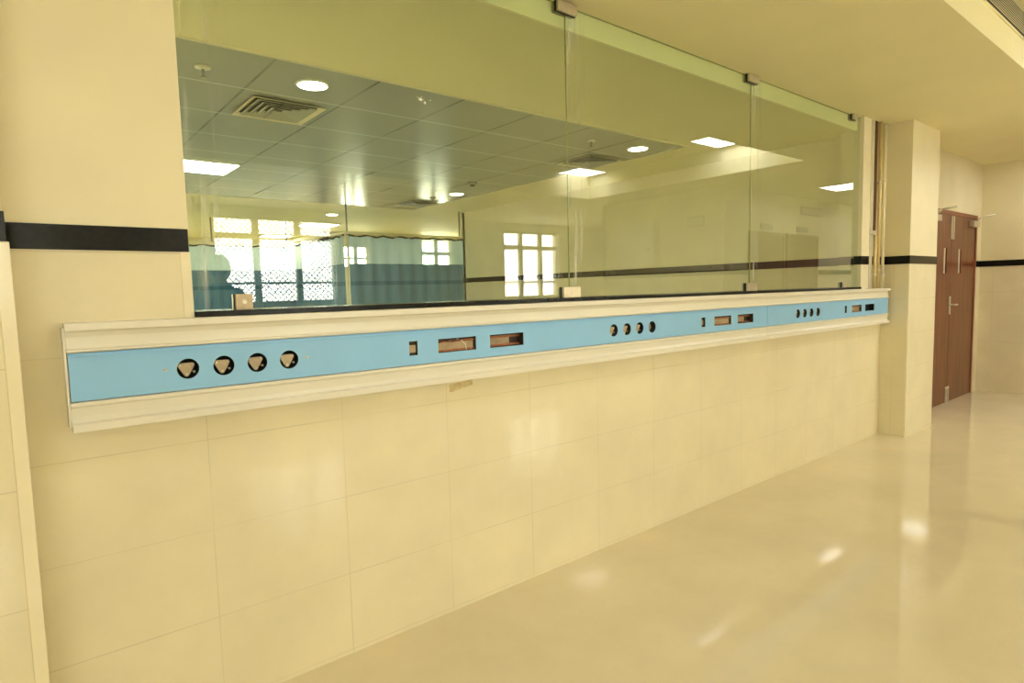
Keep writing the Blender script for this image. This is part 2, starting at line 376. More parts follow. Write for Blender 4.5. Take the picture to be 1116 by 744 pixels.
for i, (x0, x1, z0, z1, n) in enumerate(WINS):
    H = z1 - z0
    window(i + 1, x0, x1, z0, z1, YO - .08, n, [(z0 + .04, z0 + .30), (z0 + .335, z0 + .98), (z0 + 1.06, z1 - .04)], True, 1,
           ['three-light wire-meshed window reflected behind the blue curtain', 'wire-meshed window reflected beside the middle glass joint', 'unseen wire-meshed window opposite the left pier, added for light'][i], fw=.09)
    portal((x0 + x1) / 2, YO - .19, (z0 + z1) / 2, x1 - x0, z1 - z0, (math.radians(90), 0, 0))

# ------------------------------------------------------------------ inner room shell
b = MB()
b.box(XRW, XRW + .15, W + .18, 8.05, 0, ZB0).box(-3, -2.9, W + .18, 14, 0, ZB0)
struct(b.build('wall_ward', M['dado_y']), 'tiled side walls of the ward behind the glass', 'wall')
b = MB()
b.box(XRW, XRW + .15, W + .18, 8.05, ZB1, ZI + .1).box(-3, -2.9, W + .18, 14, ZB1, ZI + .1)
struct(b.build('wall_ward_upper', M['paint']), 'painted side walls of the ward behind the glass', 'wall')
b = MB(); b.box(XRW - .004, XRW + .15, W + .2, 8.055, ZB0, ZB1).box(-3, -2.896, W + .2, 14, ZB0, ZB1)
struct(b.build('trim_ward', M['band']), 'black band on the ward walls behind the glass', 'trim')
YB = 11.6
BW = [(5.19, 5.72, 1.9, 2.34), (6.99, 7.75, 1.9, 2.54), (-1.6, 0.6, 1.3, 2.3)]  # the last opening is an unseen window, added to light the ward
b = MB(); c0 = 4.75
for x0, x1, z0, z1 in BW[:2]:
    b.box(c0, x0, YB, YB + .15, 0, ZI + .1).box(x0, x1, YB, YB + .15, 0, z0).box(x0, x1, YB, YB + .15, z1, ZI + .1); c0 = x1
b.box(c0, 9.2, YB, YB + .15, 0, ZI + .1).box(4.75, 4.9, YB, 14, 0, ZI + .1)
b.box(9.05, 9.2, 8.05, YB + .1, 0, ZI + .1).box(XRW, 9.2, 8.0, 8.1, 0, ZI + .1)
x0, x1, z0, z1 = BW[2]
b.box(-3, x0, 13.8, 14, 0, ZI + .1).box(x1, 4.8, 13.8, 14, 0, ZI + .1).box(x0, x1, 13.8, 14, 0, z0).box(x0, x1, 13.8, 14, z1, ZI + .1)
struct(b.build('wall_back', M['paint']), 'painted back walls of the ward behind the curtains', 'wall')
window(4, *BW[0], YB + .07, 2, [(BW[0][2] + .03, BW[0][2] + .17), (BW[0][2] + .21, BW[0][3] - .03)], False, -1, 'small bright window high behind the left end of the curtain', fw=.06)
window(5, *BW[1], YB + .07, 2, [(BW[1][2] + .03, BW[1][2] + .28), (BW[1][2] + .36, BW[1][3] - .03)], False, -1, 'tall bright window behind the right end of the curtain', fw=.08)
window(6, *BW[2], 13.87, 3, [(z0 + .04, z1 - .04)], False, -1, 'unseen wide window in the back wall of the ward, added for light', fw=.06)
for x0, x1, z0, z1, yy in [q + (YB + .14,) for q in BW[:2]] + [BW[2] + (13.99,)]:
    portal((x0 + x1) / 2, yy, (z0 + z1) / 2, x1 - x0, z1 - z0, (math.radians(-90), 0, 0))
# ward ceiling: plain border, metal tiles, lintel face behind the top of the glass
b = MB()
b.box(-3, XRW + .1, W + .061, 3.30, ZI, ZI + .03).box(4.765, XRW + .1, 3.30, 8.11, ZI, ZI + .03).box(-3, 9.2, 8.11, 14, ZI, ZI + .03)
struct(b.build('ceiling_ward_border', M['ceil']), 'plain cream ceiling border inside the ward', 'ceiling')
struct(MB().box(-3, 4.765, 3.31, 8.11, ZI + .004, ZI + .03).build('ceiling_ward', M['metaltile']), 'grey metal tile ceiling of the ward', 'ceiling')
struct(MB().box(-3, 4.775, 3.295, 3.312, ZI - .006, ZI + .012).build('trim_tile_edge', M['strip']), 'light edge trim of the metal tile ceiling', 'trim')
struct(MB().box(XL - .3, XRW, W + .045, W + .06, ZI - .002, ZC + .001).build('trim_lintel', M['lintel']), 'cream lintel face behind the top of the glass', 'trim')
struct(MB().box(XL - .3, XL, W + .17, W + .19, ZB0, ZC).build('trim_reveal', M['paint']), 'painted reveal left of the glass', 'trim')

# ------------------------------------------------------------------ glazing
XJ = [XL + .002, 2.12, 3.79, XR - .006]
YG = W + .022
gl_lab = ['left frameless glass pane with streaks along its edge', 'middle frameless glass pane between the two joints', 'right frameless glass pane next to the jamb']
for i in range(3):
    x0, x1 = XJ[i] + .0015, XJ[i + 1] - .0015
    r = thing('glass_partition', gl_lab[i], 'glass partition', (x0, YG, ZS + .019), 'frameless glass panes above the trunking')
    h = 2.692 - ZS - .019
    g = MB(); g.box(0, x1 - x0, 0, .01, 0, h); g.build('glass', M['glass'], r)
    e = MB(); e.box(-.0012, 0, .001, .009, 0, h)
    e.build('polished_edge', M['glassedge'], r)
    e = MB(); e.box(0, x1 - x0, .001, .009, h, h + .004)
    e.build('top_edge', M['glassedge'], r)
    if i == 0:
        f = MB()
        def fleck(cx, cz, s):
            o = []
            for k in range(10):
                rr = s * (1.0 if k % 2 == 0 else .28) * random.uniform(.6, 1.2); t = 2 * math.pi * k / 10
                o.append((cx + rr * math.cos(t), cz + rr * .7 * math.sin(t)))
            f.poly_y(o, -.002, -.0003)
        fleck(.865, .805, .022); fleck(.885, .795, .012); fleck(.91, .808, .005)
        f.build('paint_fleck', M['white'], r)

def clamp(label, cx, z0, z1, wd, group, fm='clampfront'):
    y0 = YG - .024
    r = thing('glass_clamp', label, 'clamp', (cx, YG, z0), group)
    h = z1 - z0
    MB().box(-wd / 2, wd / 2, -.024, -.010, 0, h).build('front_plate', M[fm], r, bevel=.002)
    MB().box(-wd / 2 - .003, wd / 2 + .001, -.010, -.0005, -.003, h).build('gasket', M['black'], r)
    MB().box(-wd / 2, wd / 2, .0105, .024, 0, h).build('back_plate', M['clampfront'], r, bevel=.002)
    MB().cyl((0, -.025, h / 2), (0, -.0235, h / 2), .007, 16).build('screw', M['steel'], r)
    return r
clamp('brushed steel clamp at the ceiling above the left glass joint', 2.115, 2.652, 2.699, .125, 'ceiling glass clamps')
clamp('brushed steel clamp at the ceiling above the right glass joint', 3.785, 2.652, 2.699, .125, 'ceiling glass clamps')
clamp('small steel clamp at the ceiling beside the right jamb', 5.33, 2.655, 2.699, .07, 'ceiling glass clamps')
clamp('pale steel clamp on the sill below the left glass joint', 2.115, ZS + .019, ZS + .071, .115, 'sill glass clamps')
clamp('pale steel clamp on the sill below the right glass joint', 3.785, ZS + .019, ZS + .071, .125, 'sill glass clamps')
clamp('tan steel clamp on the sill at the far left of the glazing', .593, ZS + .019, ZS + .071, .054, 'sill glass clamps', 'plate')
clamp('small steel clamp on the sill beside the right jamb', 5.20, ZS + .019, ZS + .062, .06, 'sill glass clamps')

# ------------------------------------------------------------------ bed-head trunking
YF = 2.06
def curve_panel(x0, x1, z0, z1, holes, th):
    """flat panel with real holes: filled 2D curve turned into a mesh; local x,z"""
    cu = bpy.data.curves.new('panel', 'CURVE'); cu.dimensions = '2D'; cu.fill_mode = 'BOTH'; cu.extrude = th / 2
    def add(pts):
        sp = cu.splines.new('POLY'); sp.points.add(len(pts) - 1)
        for p, q in zip(sp.points, pts): p.co = (q[0], q[1], 0, 1)
        sp.use_cyclic_u = True
    add([(x0, z0), (x1, z0), (x1, z1), (x0, z1)])
    for h in holes: add(h)
    o = bpy.data.objects.new('tmp', cu); COL.objects.link(o)
    dg = bpy.context.evaluated_depsgraph_get(); dg.update()
    me = bpy.data.meshes.new_from_object(o.evaluated_get(dg))
    bpy.data.objects.remove(o); bpy.data.curves.remove(cu)
    me.transform(Matrix.Rotation(math.radians(90), 4, 'X'))
    return me
def circ(cx, cz, r, n=36): return [(cx + r * math.cos(2 * math.pi * i / n), cz + r * math.sin(2 * math.pi * i / n)) for i in range(n)]
def rect(x0, x1, z0, z1): return [(x0, z0), (x1, z0), (x1, z1), (x0, z1)]
ZG = 1.1475
def gas_outlet(x, kind, root, ox, seed):
    rnd = random.Random(seed)
    r = .0312
    cup = MB(); cup.lathe([(r, .0015), (r, .034), (r * .2, .034), (.0001, .034)], 32, 'Y', (0, 0, 0))
    c = cup.build('gas_outlet', M['black'], root, fixn=False); c.location = (x - ox, YF - W, ZG)
    if kind == 'empty':
        d = MB(); d.cyl((0, .024, 0), (0, .033, 0), .02, 24); d.build('valve_face', M['grey'], c)
        return
    pl = MB(); o = []
    R0 = .0265; rc = .007; cx0 = -.002
    for k, a in enumerate((150, 270, 30)):
        ctr = Vector((cx0 + (R0 - rc) * math.cos(math.radians(a)), (R0 - rc) * math.sin(math.radians(a))))
        for t in range(-60, 61, 15):
            o.append((ctr.x + rc * math.cos(math.radians(a + t)), ctr.y + rc * math.sin(math.radians(a + t))))
    pl.poly_y(o, .016, .019); pl.build('bracket_plate', M['plate'], c, bevel=.0006)
    for a in (150, 270, 30):
        px, pz = cx0 + (R0 - rc) * math.cos(math.radians(a)), (R0 - rc) * math.sin(math.radians(a))
        s = MB(); s.lathe([(.0001, .0128), (.0028, .0132), (.0042, .0146), (.0042, .0162)], 14, 'Y', (px, 0, pz)); s.build('screw', M['alu'], c)
    s = MB(); s.lathe([(.0001, .0128), (.0028, .0132), (.0042, .0146), (.0042, .0162)], 14, 'Y', (.019, 0, -.012)); s.cyl((.019, .016, -.012), (.019, .033, -.012), .002, 8)
    s.build('screw', M['grey'], c)
def socket_box(x0, x1, root, ox, kind):
    z0, z1 = 1.120, 1.175; d0, d1 = .0015, {'small': .018, 'wired': .026, 'plain': .022}.get(kind, .04)
    b = MB(); t = .0015
    b.box(x0 - ox, x1 - ox, d1, d1 + .002, z0, z1)
    b.box(x0 - ox - t, x0 - ox, d0, d1, z0, z1).box(x1 - ox, x1 - ox + t, d0, d1, z0, z1)
    b.box(x0 - ox, x1 - ox, d0, d1, z0 - t, z0).box(x0 - ox, x1 - ox, d0, d1, z1, z1 + t)
    o = b.build('socket_opening', M['brown_in'] if kind != 'dark' else M['black'], root); o.location = (0, YF - W, 0)
    if kind == 'dark':
        b = MB(); b.box(x0 - ox + .002, x0 - ox + .06, d1 - .004, d1, z0 + .008, z1 - .02); b.build('backing_plate', M['tan'], o); return
    e = .055 if kind == 'half' else .001
    b = MB(); b.box(x0 - ox + .001, x1 - ox - e, d1 - .006, d1, z0 + .010, z1 - .016); b.build('backing_plate', M['tan'], o)
    if kind != 'small':
        for zz in (z1 - .013, z0 + .006):
            b = MB(); b.box(x0 - ox + .001, x1 - ox - .001, d1 - .014, d1 - .006, zz - .004, zz + .004); b.build('copper_rail', M['copper'], o)
    if kind == 'wired':
        xm = x1 - ox - .05
        b = MB(); b.tube([(xm - .035, d1 - .01, z1 - .006), (xm - .018, d1 - .018, z1 - .012), (xm, d1 - .022, z1 - .03), (xm + .006, d1 - .018, z0 + .003)], .0016, 8)
        b.build('loose_wire', M['white'], o)
        b = MB(); b.tube([(x0 - ox + .004, d1 - .02, z1 - .014), (x0 - ox + .035, d1 - .02, z1 - .008), (x0 - ox + .07, d1 - .018, z1 - .013), (x0 - ox + .12, d1 - .018, z1 - .009)], .002, 8)
        b.build('loose_wire', M['black'], o)
        b = MB(); b.tube([(xm + .03, d1 - .012, z1 - .01), (xm + .022, d1 - .02, z0 + .02), (xm + .03, d1 - .018, z0 + .004)], .0014, 8)
        b.build('loose_wire', M['tan'], o)
def rail_prof(upper):
    """(y,z) outlines relative to the wall face"""
    if upper:
        return [(0, 1.301), (-.082, 1.301), (-.082, 1.280), (-.066, 1.276), (-.060, 1.262), (-.064, 1.230), (-.071, 1.227), (-.071, 1.220), (-.060, 1.219), (0, 1.219)]
    return [(0, .999), (-.082, .999), (-.082, 1.021), (-.066, 1.024), (-.060, 1.036), (-.064, 1.066), (-.071, 1.070), (-.071, 1.080), (-.060, 1.082), (0, 1.082)]
def trunking(x0, x1, label, capL, capR, ks):
    r = thing('bedhead_trunking', label, 'wall trunking', (x0, W - .0005, 0))
    ox = x0
    MB().prism_x(rail_prof(True), 0, x1 - x0).build('upper_rail', M['cream'], r, bevel=.0015)
    MB().prism_x(rail_prof(False), 0, x1 - x0).build('lower_rail', M['cream'], r, bevel=.0015)
    holes = []; outs = []; socks = []
    for k in ks:
        d = 1.940 * k
        for j, x in enumerate((.400, .502, .604, .707)):
            if x0 < x + d < x1: holes.append(circ(x + d - ox, ZG, .031)); outs.append((x + d, 'empty' if (k, j) == (1, 3) else 'plate', k * 10 + j))
        for j, (a, c) in enumerate(((1.166, 1.203), (1.297, 1.482), (1.555, 1.741))):
            if x0 < a + d < x1:
                holes.append(rect(a + d - ox, c + d - ox, 1.120, 1.175))
                kind = ('small', 'wired' if k == 0 else 'plain', 'half' if k == 0 else ('half' if k == 1 else 'dark'))[j]
                socks.append((a + d, c + d, kind))
    me = curve_panel(.0025 if capL else .001, x1 - x0 - (.008 if capR else .001), 1.0835, 1.2175, holes, .002)
    me.materials.append(M['blue'])
    p = bpy.data.objects.new('front_panel', me); COL.objects.link(p); p.parent = r; p.location = (0, YF - W, 0)
    b = MB(); b.box(.003, x1 - x0 - .008, -.004, .0005, -.0015, .0015); q = b.build('panel_ledge', M['blue'], r); q.location = (0, YF - W - .0008, 1.2085)  # raised ledge, its shading stands in for a groove line
    for x, kind, sd in outs: gas_outlet(x, kind, r, ox, sd)
    for a, c, kind in socks: socket_box(a, c, r, ox, kind)
    for k in ks:
        for x in (.338, .768):
            x += 1.940 * k
            if x0 < x < x1 and k == 0:
                s = MB(); s.lathe([(.0001, -.003), (.003, -.0028), (.0048, -.001)], 14, 'Y', (x - ox, YF - W, ZG + .002)); s.build('screw', M['steel'], r)
    if capL: MB().box(-.006, 0, -.068, 0, 1.012, 1.288).build('end_cap', M['cream'], r, bevel=.001)
    if capR: MB().box(x1 - x0, x1 - x0 + .005, -.062, 0, 1.012, 1.288).build('end_cap', M['cream'], r, bevel=.001)
    return r
trunking(.103, 3.853, 'long left section of cream wall trunking with blue front panel and eight round outlets', True, False, (0, 1))
trunking(3.8545, 5.925, 'short right section of cream trunking with blue panel, ending at the column', False, True, (2,))
tp = MB(); tp.poly_y([(0, 0), (.012, -.002), (.05, .006), (.12, .018), (.118, .042), (.06, .036), (.002, .03)], -.0012, -.0002)
tag(tp.build('adhesive_tape', M['tape'], loc=(1.385, W, .945)), 'torn strip of yellowed tape on the tiles under the trunking', 'tape')

# ------------------------------------------------------------------ pipes beside the jamb
zt = ZC - .001
r = thing('cable_duct', 'tall aluminium cable duct with a dark open slot beside the jamb', 'duct', (5.705, W, 1.302))
h = zt - 1.302
MB().box(-.062, -.002, -.010, 0, 0, h).build('duct_channel', M['alu'], r, bevel=.002)
MB().box(0, .036, -.007, 0, .492, h).build('open_slot', M['darkslot'], r)
MB().box(.036, .060, -.009, 0, .492, h).build('slot_cover', M['wood'], r)
MB().box(-.066, .060, -.020, -.0095, .455, .490).build('clamp_bar', M['alu'], r, bevel=.002)
def pipe(x, r0, z1, label, mat, clips):
    r = thing('gas_pipe', label, 'pipe', (x, W, 1.302), 'gas pipes beside the jamb')
    MB().cyl((0, -.022, 0), (0, -.022, z1 - 1.302), r0, 16).build('pipe_run', mat, r)
    for zc in clips:
        MB().box(-r0 - .008, r0 + .008, -.034, 0, zc - 1.302 - .008, zc - 1.302 + .008).build('pipe_clip', M['alu'], r, bevel=.002)
pipe(5.727, .013, 1.755, 'short golden gas pipe ending under the clamp bar of the duct', M['pipe'], (1.42,))
pipe(5.795, .014, zt, 'tall golden gas pipe right of the dark slot', M['pipe'], (2.2, 1.46))
pipe(5.895, .013, zt, 'tall pale cream gas pipe nearest the column', M['strip'], (2.22, 1.42))

# ------------------------------------------------------------------ brown double door
dr = struct(thing('door_1', 'reddish brown double door with steel bolts and two slim vision panes', 'door', (8.0, W + .036, 0)))
y0 = .01
MB().box(-.85, -.86 + .05, 0, .12, 0, 2.06).box(.85, .90, 0, .12, 0, 2.06).box(-.85, .90, 0, .12, 2.06, 2.105).build('door_frame', M['woodframe'], dr, bevel=.003)
for s, nm_ in ((-1, 'left'), (1, 'right')):
    xa, xb = (-.81, -.003) if s < 0 else (.003, .848)
    vx0, vx1 = (-.245, -.145) if s < 0 else (.25, .35)
    zz0, zz1 = 1.43, 1.70
    b = MB(); b.box(xa, vx0, y0, y0 + .045, .0015, 2.0605).box(vx1, xb, y0, y0 + .045, .0015, 2.0605).box(vx0, vx1, y0, y0 + .045, .0015, zz0).box(vx0, vx1, y0, y0 + .045, zz1, 2.0605)
    lf = b.build('door_leaf', M['wood'], dr)
    MB().box(vx0, vx1, y0 + .015, y0 + .025, zz0, zz1).build('vision_pane', M['grey'], lf)
    b = MB(); b.box(vx0, vx1 - .06, y0 - .004, y0 + .012, zz0, zz1); b.build('pane_bead', M['alu'], lf, bevel=.002)
    MB().box(xa + .60 if s > 0 else xa + .05, xb - .02 if s > 0 else xa + .30, y0 - .05, y0, 1.965, 2.03).build('door_closer', M['steel'], lf, bevel=.004)
    cx = .74 if s > 0 else -.66
    b = MB(); b.tube([(cx, y0 - .04, 2.035), (cx + .01, y0 - .08, 2.07), (cx + .05, y0 - .20, 2.09)], .011, 8); b.build('closer_arm', M['alu'], lf)
rl = [c for c in dr.children if c.name.startswith('door_leaf')][1]
b = MB(); b.box(.02, .045, y0 - .012, y0, 1.80, 2.05).box(-.045, -.02, y0 - .012, y0, 1.80, 2.05); b.build('flush_bolt', M['alu'], rl, bevel=.002)
b = MB(); b.box(.01, .035, y0 - .012, y0, .0, .16).box(-.06, -.03, y0 - .012, y0, .0, .16).box(-.07, .045, y0 - .01, y0, .15, .175); b.build('flush_bolt', M['alu'], rl, bevel=.002)
b = MB(); b.box(-.035, .005, y0 - .010, y0, .98, 1.18).cyl((-.015, y0 - .05, 1.085), (-.015, y0, 1.085), .011, 12).cyl((-.045, y0 - .05, 1.085), (.085, y0 - .05, 1.085), .010, 12)
b.build('door_handle', M['alu'], rl, bevel=.002)

# ------------------------------------------------------------------ air grille in the bulkhead
r = thing('air_grille', 'long slatted air grille in the cream bulkhead at upper right', 'air grille', (4.9, 1.04, 2.885))
hh = .15
MB().box(-1.3, 1.3, -.006, 0, -.014, .0).box(-1.3, 1.3, -.006, 0, hh, hh + .003).box(-1.3, -1.28, -.006, 0, 0, hh).box(1.28, 1.3, -.006, 0, 0, hh).build('grille_frame', M['ceil'], r)
MB().box(-1.28, 1.28, -.0015, -.0005, 0, hh).build('grille_back', M['darkgrey'], r)
for i in range(11):
    z = .009 + i * hh / 11
    MB().box(-1.28, 1.28, -.013, -.011, z, z + .0048).build('grille_slat', M['slat'], r)

# ------------------------------------------------------------------ lamps and ceiling fittings
def led_panel(name, label, x, y, z, sx, sy, mat, group):
    r = thing(name, label, 'ceiling light', (x, y, z), group)
    b = MB(); t = .018
    b.box(-sx / 2, sx / 2, -sy / 2, -sy / 2 + t, -.012, 0).box(-sx / 2, sx / 2, sy / 2 - t, sy / 2, -.012, 0).box(-sx / 2, -sx / 2 + t, -sy / 2, sy / 2, -.012, 0).box(sx / 2 - t, sx / 2, -sy / 2, sy / 2, -.012, 0)
    b.build('lamp_frame', M['alu'], r)
    b = MB(); b.box(-sx / 2 + t, sx / 2 - t, -sy / 2 + t, sy / 2 - t, -.008, -.001); b.build('diffuser', mat, r)
    return r
led_panel('led_panel', 'square LED ceiling panel at the left edge of the glass', 1.465, 6.41, ZI + .004, .59, .59, M['led_in'], 'square LED panels of the ward')
led_panel('led_panel', 'square LED panel seen above the left curtain corner', 4.28, 10.56, ZI, .59, .5, M['led_in'], 'square LED panels of the ward')
led_panel('led_panel', 'farthest square LED panel above the meshed window reflection', 4.29, 12.9, ZI, .55, .5, M['led_in'], 'square LED panels of the ward')
HP = 'square LED panels of the hall'
led_panel('led_panel', 'square LED panel reflected right of the left glass joint', 6.50, 4.248 - 6.26, ZH, .6, .5, M['led'], HP)
led_panel('led_panel', 'square LED panel reflected left of the right glass joint', 6.50, .30, ZH, .6, .6, M['led'], HP)
for x, y, l in ((-1.3, -1.5, 'added unseen LED panel of the hall behind the left pier, rear one'), (1.7, .62, 'added unseen LED panel of the hall just past the soffit edge')):  # two unseen panels, added to light the front wall
    led_panel('led_panel', l, x, y, ZH, .6, .6, M['led' if x < 0 else 'led_dim'], HP)
led_panel('led_panel', 'square LED panel reflected near the right end of the glass', 9.2, .56, ZC, .6, .6, M['led_dim'], 'passage lights')
led_panel('led_panel', 'added unseen LED panel on the ceiling brightening the brown double door', 8.4, 1.25, ZC, .4, .4, M['led_added'], 'passage lights')  # unseen lamp, added to brighten the door end of the corridor
led_panel('led_panel', 'square LED panel of the passage, far one', 11.2, .5, ZC, .6, .6, M['led_dim'], 'passage lights')
led_panel('led_panel', 'square LED panel reflected beside the right glass joint', 10.6, -3.4, ZC, .6, .6, M['led_dim'], 'passage lights')

def downlight(label, x, y):
    r = thing('downlight', label, 'ceiling light', (x, y, ZI + .004), 'round downlights of the ward')
    MB().lathe([(.095, 0), (.098, -.004), (.090, -.010), (.084, -.010), (.084, 0)], 36).build('lamp_rim', M['white'], r)
    MB().cyl((0, 0, -.008), (0, 0, -.002), .084, 36).build('diffuser', M['led_in'], r)
    return r
downlight('round downlight largest and nearest, above the ceiling vent', 1.465, 3.61)
downlight('round downlight right of the left glass joint', 4.44, 3.60)
downlight('small round downlight above the right end of the curtain', 4.465, 6.53)
downlight('smallest round downlight above the left curtain corner', 3.92, 9.15)

def vent(label, x, y):
    r = thing('ceiling_vent', label, 'ceiling vent', (x, y, ZI + .004), 'square air diffusers of the ward ceiling')
    MB().box(-.2, .2, -.2, .2, -.0015, -.0005).build('vent_back', M['darkgrey'], r)
    for k in range(5):
        s = .235 - k * .042; b = MB()
        v = []
        for (q, z) in ((s, -.017), (s - .034, -.003)):
            v.append([b.bm.verts.new((sx * q, sy * q, z)) for sx, sy in ((-1, -1), (1, -1), (1, 1), (-1, 1))])
        for j in range(4): b.bm.faces.new((v[0][j], v[0][(j + 1) % 4], v[1][(j + 1) % 4], v[1][j]))
        o = b.build('vent_louver', M['metaltile'] if k else M['slat'], r)
        o.modifiers.new('thick', 'SOLIDIFY').thickness = .003
    return r
vent('square air diffuser left of and below the nearest downlight', 1.465, 4.21)
vent('square air diffuser beside the left glass joint', 4.465, 4.21)
vent('square air diffuser above the curtain, farthest away', 4.465, 7.51)

def sprinkler(label, x, y):
    r = thing('sprinkler', label, 'sprinkler', (x, y, ZI + .004), 'ceiling sprinklers of the ward')
    MB().lathe([(.0001, 0), (.042, -.001), (.040, -.008), (.014, -.014), (.0001, -.014)], 20).build('escutcheon', M['alu'], r)
    MB().cyl((0, 0, -.055), (0, 0, -.01), .008, 10).build('sprinkler_body', M['grey'], r)
    MB().cyl((0, 0, -.06), (0, 0, -.055), .018, 14).build('deflector', M['grey'], r)
sprinkler('sprinkler head left of the nearest downlight', .885, 3.67)
sprinkler('sprinkler head between the left glass joint and a downlight', 3.87, 3.63)
sprinkler('sprinkler head above the far ceiling vent', 4.39, 6.98)
r = thing('smoke_detector', 'small round smoke detector in the middle of the ward ceiling', 'smoke detector', (4.17, 5.77, ZI + .004))
MB().lathe([(.0001, 0), (.055, 0), (.055, -.015), (.04, -.03), (.0001, -.032)], 24).build('detector_base', M['grey'], r)
MB().lathe([(.0001, -.03), (.03, -.03), (.026, -.042), (.0001, -.045)], 20).build('detector_cap', M['darkgrey'], r)

for i, (x, y) in enumerate(((-.3, 5.7), (-1.8, 5.7), (-1.8, 7.5))):  # unseen panels, added to raise the light level in the ward
    led_panel('led_panel', ['added unseen LED panel of the ward behind the left wall', 'added unseen LED panel near the left ward wall, middle one', 'added unseen LED panel near the left ward wall, farthest'][i], x, y, ZI + .004, .59, .59, M['led_in'], 'square LED panels of the ward')

# ------------------------------------------------------------------ curtains of the ward
def curtain(label, p0, p1, pitch, amp, seed):
    p0, p1 = Vector(p0), Vector(p1); d = (p1 - p0); Ln = d.length; d.normalize(); n = Vector((-d.y, d.x))
    r = thing('privacy_curtain', label, 'curtain', (p0.x, p0.y, 0), 'privacy curtains of the ward')
    rnd = random.Random(seed); ph = rnd.uniform(0, 6)
    def sheet(name, za, zb, mat, am):
        b = MB(); k = max(8, int(Ln / pitch * 10)); rows = 6; g = []
        for j in range(rows + 1):
            z = za + (zb - za) * j / rows; line = []
            for i in range(k + 1):
                s = Ln * i / k
                o = am * math.sin(2 * math.pi * s / pitch + ph) + am * .5 * math.sin(2 * math.pi * s / (pitch * 2.7) + 1 + .3 * z)
                q = d * s + n * o; line.append(b.bm.verts.new((q.x, q.y, z)))
            g.append(line)
        for j in range(rows):
            for i in range(k):
                f = b.bm.faces.new((g[j][i], g[j][i + 1], g[j + 1][i + 1], g[j + 1][i])); f.smooth = True
        return b.build(name, mat, r)
    sheet('curtain_cloth', .25, 1.485, M['curtain'], amp)
    sheet('curtain_stripe', 1.485, 1.545, M['curtain_dark'], amp)
    sheet('curtain_cloth', 1.545, 1.78, M['curtain'], amp)
    sheet('curtain_hem', 1.775, 1.787, M['curtain_dark'], amp * 1.02)
    sheet('curtain_net', 1.787, 2.17, M['net'], amp)
    # gathered heading tape
    b = MB(); k = int(Ln / .05); pts = []
    for i in range(k + 1):
        s = Ln * i / k; q = d * s
        pts.append((q.x, q.y, 2.170 + .014 * math.sin(s * 23 + seed) * rnd.uniform(.2, 1)))
    b.tube(pts, .013, 6); b.build('heading_tape', M['rail'], r)
curtain('blue grey privacy curtain facing the glass, left of the yellow wall', (3.62, 8.0), (5.56, 8.0), .21, .012, 1)
curtain('blue grey privacy curtain running back from the curtain corner', (3.60, 8.05), (3.60, 10.28), .19, .012, 2)
curtain('blue grey privacy curtain farthest back at the left', (0.2, 10.3), (3.62, 10.3), .22, .013, 3)
r = thing('curtain_track', 'dark overhead curtain track hung from the ceiling on rods', 'curtain track', (3.6, 8.0, 2.195))
MB().box(0, 1.97, -.012, .012, .012, .03).build('track_rail', M['alu'], r)
MB().box(-.012, .012, 0, 2.3, .012, .03).build('track_rail', M['alu'], r)
MB().box(-3.4, 0, 2.288, 2.312, .012, .03).build('track_rail', M['alu'], r)
for x, y in ((0.03, 0), (1.9, 0), (0, 2.3), (-1.15, 2.3), (-2.4, 2.3)):
    MB().cyl((x, y, .02), (x, y, ZI - 2.195 + .003), .012, 10).build('drop_rod', M['grey'], r)
r = thing('upright_pole', 'pale upright pole standing at the curtain corner', 'pole', (3.58, 7.88, 0))
MB().cyl((0, 0, .02), (0, 0, 2.17), .013, 14).build('pole_tube', M['white'], r)
MB().lathe([(.0001, 0), (.14, 0), (.14, .012), (.03, .03), (.0001, .03)], 24).build('pole_base', M['grey'], r)

# ------------------------------------------------------------------ things reflected from the hall: doors, grilles, cabinet
def hall_door(n, x0, x1, label):
    r = struct(thing('door_%d' % n, label, 'door', ((x0 + x1) / 2, -.395, 0)))
    hw = (x1 - x0) / 2
    MB().box(-hw - .04, -hw, 0, .03, 0, 2.12).box(hw, hw + .04, 0, .03, 0, 2.12).box(-hw - .04, hw + .04, 0, .03, 2.08, 2.13).build('door_frame', M['woodframe'], r)
    MB().box(-hw, hw, 0, .02, 0, 2.08).build('door_leaf', M['wood'], r)
    MB().box(hw - .12, hw - .09, .02, .03, .95, 1.15).cyl((hw - .105, .06, 1.05), (hw - .23, .06, 1.05), .01, 10).cyl((hw - .105, .02, 1.05), (hw - .105, .06, 1.05), .01, 10).build('door_handle', M['alu'], r)
    MB().box(-hw + .3, hw - .3, -.002, .012, 2.17, 2.25).build('name_plate', M['grey'], r)
hall_door(2, 8.25, 9.20, 'brown door reflected just right of the right glass joint')
hall_door(3, 9.35, 10.32, 'brown door reflected farther right in the glass')
def wall_grille(label, loc, sx, sz, along_y):
    r = thing('wall_grille', label, 'air grille', loc)
    def bx(a, c, d0, d1, z0, z1): return MB().box(-d1, -d0, a, c, z0, z1) if along_y else MB().box(a, c, d0, d1, z0, z1)
    bx(-sx / 2, sx / 2, .0, .008, 0, sz).build('grille_back', M['grey'], r)
    for i in range(7):
        z = .02 + (sz - .04) * i / 7
        bx(-sx / 2 + .015, sx / 2 - .015, .008, .016, z, z + .012).build('grille_slat', M['slat'], r)
wall_grille('small grey grille reflected left of the right glass joint', (7.6, 4.248 - 5.09, 2.20), .28, .15, True)
wall_grille('grey grille reflected high above the two brown doors', (10.15, -.4, 2.45), .72, .13, False)
r = thing('wall_cabinet', 'pale grey wall cabinet reflected right of the meshed window', 'cabinet', (7.6, 4.248 - 6.07, 1.67))
MB().box(-.10, 0, -.33, .33, 0, .68).build('cabinet_body', M['white'], r, bevel=.004)
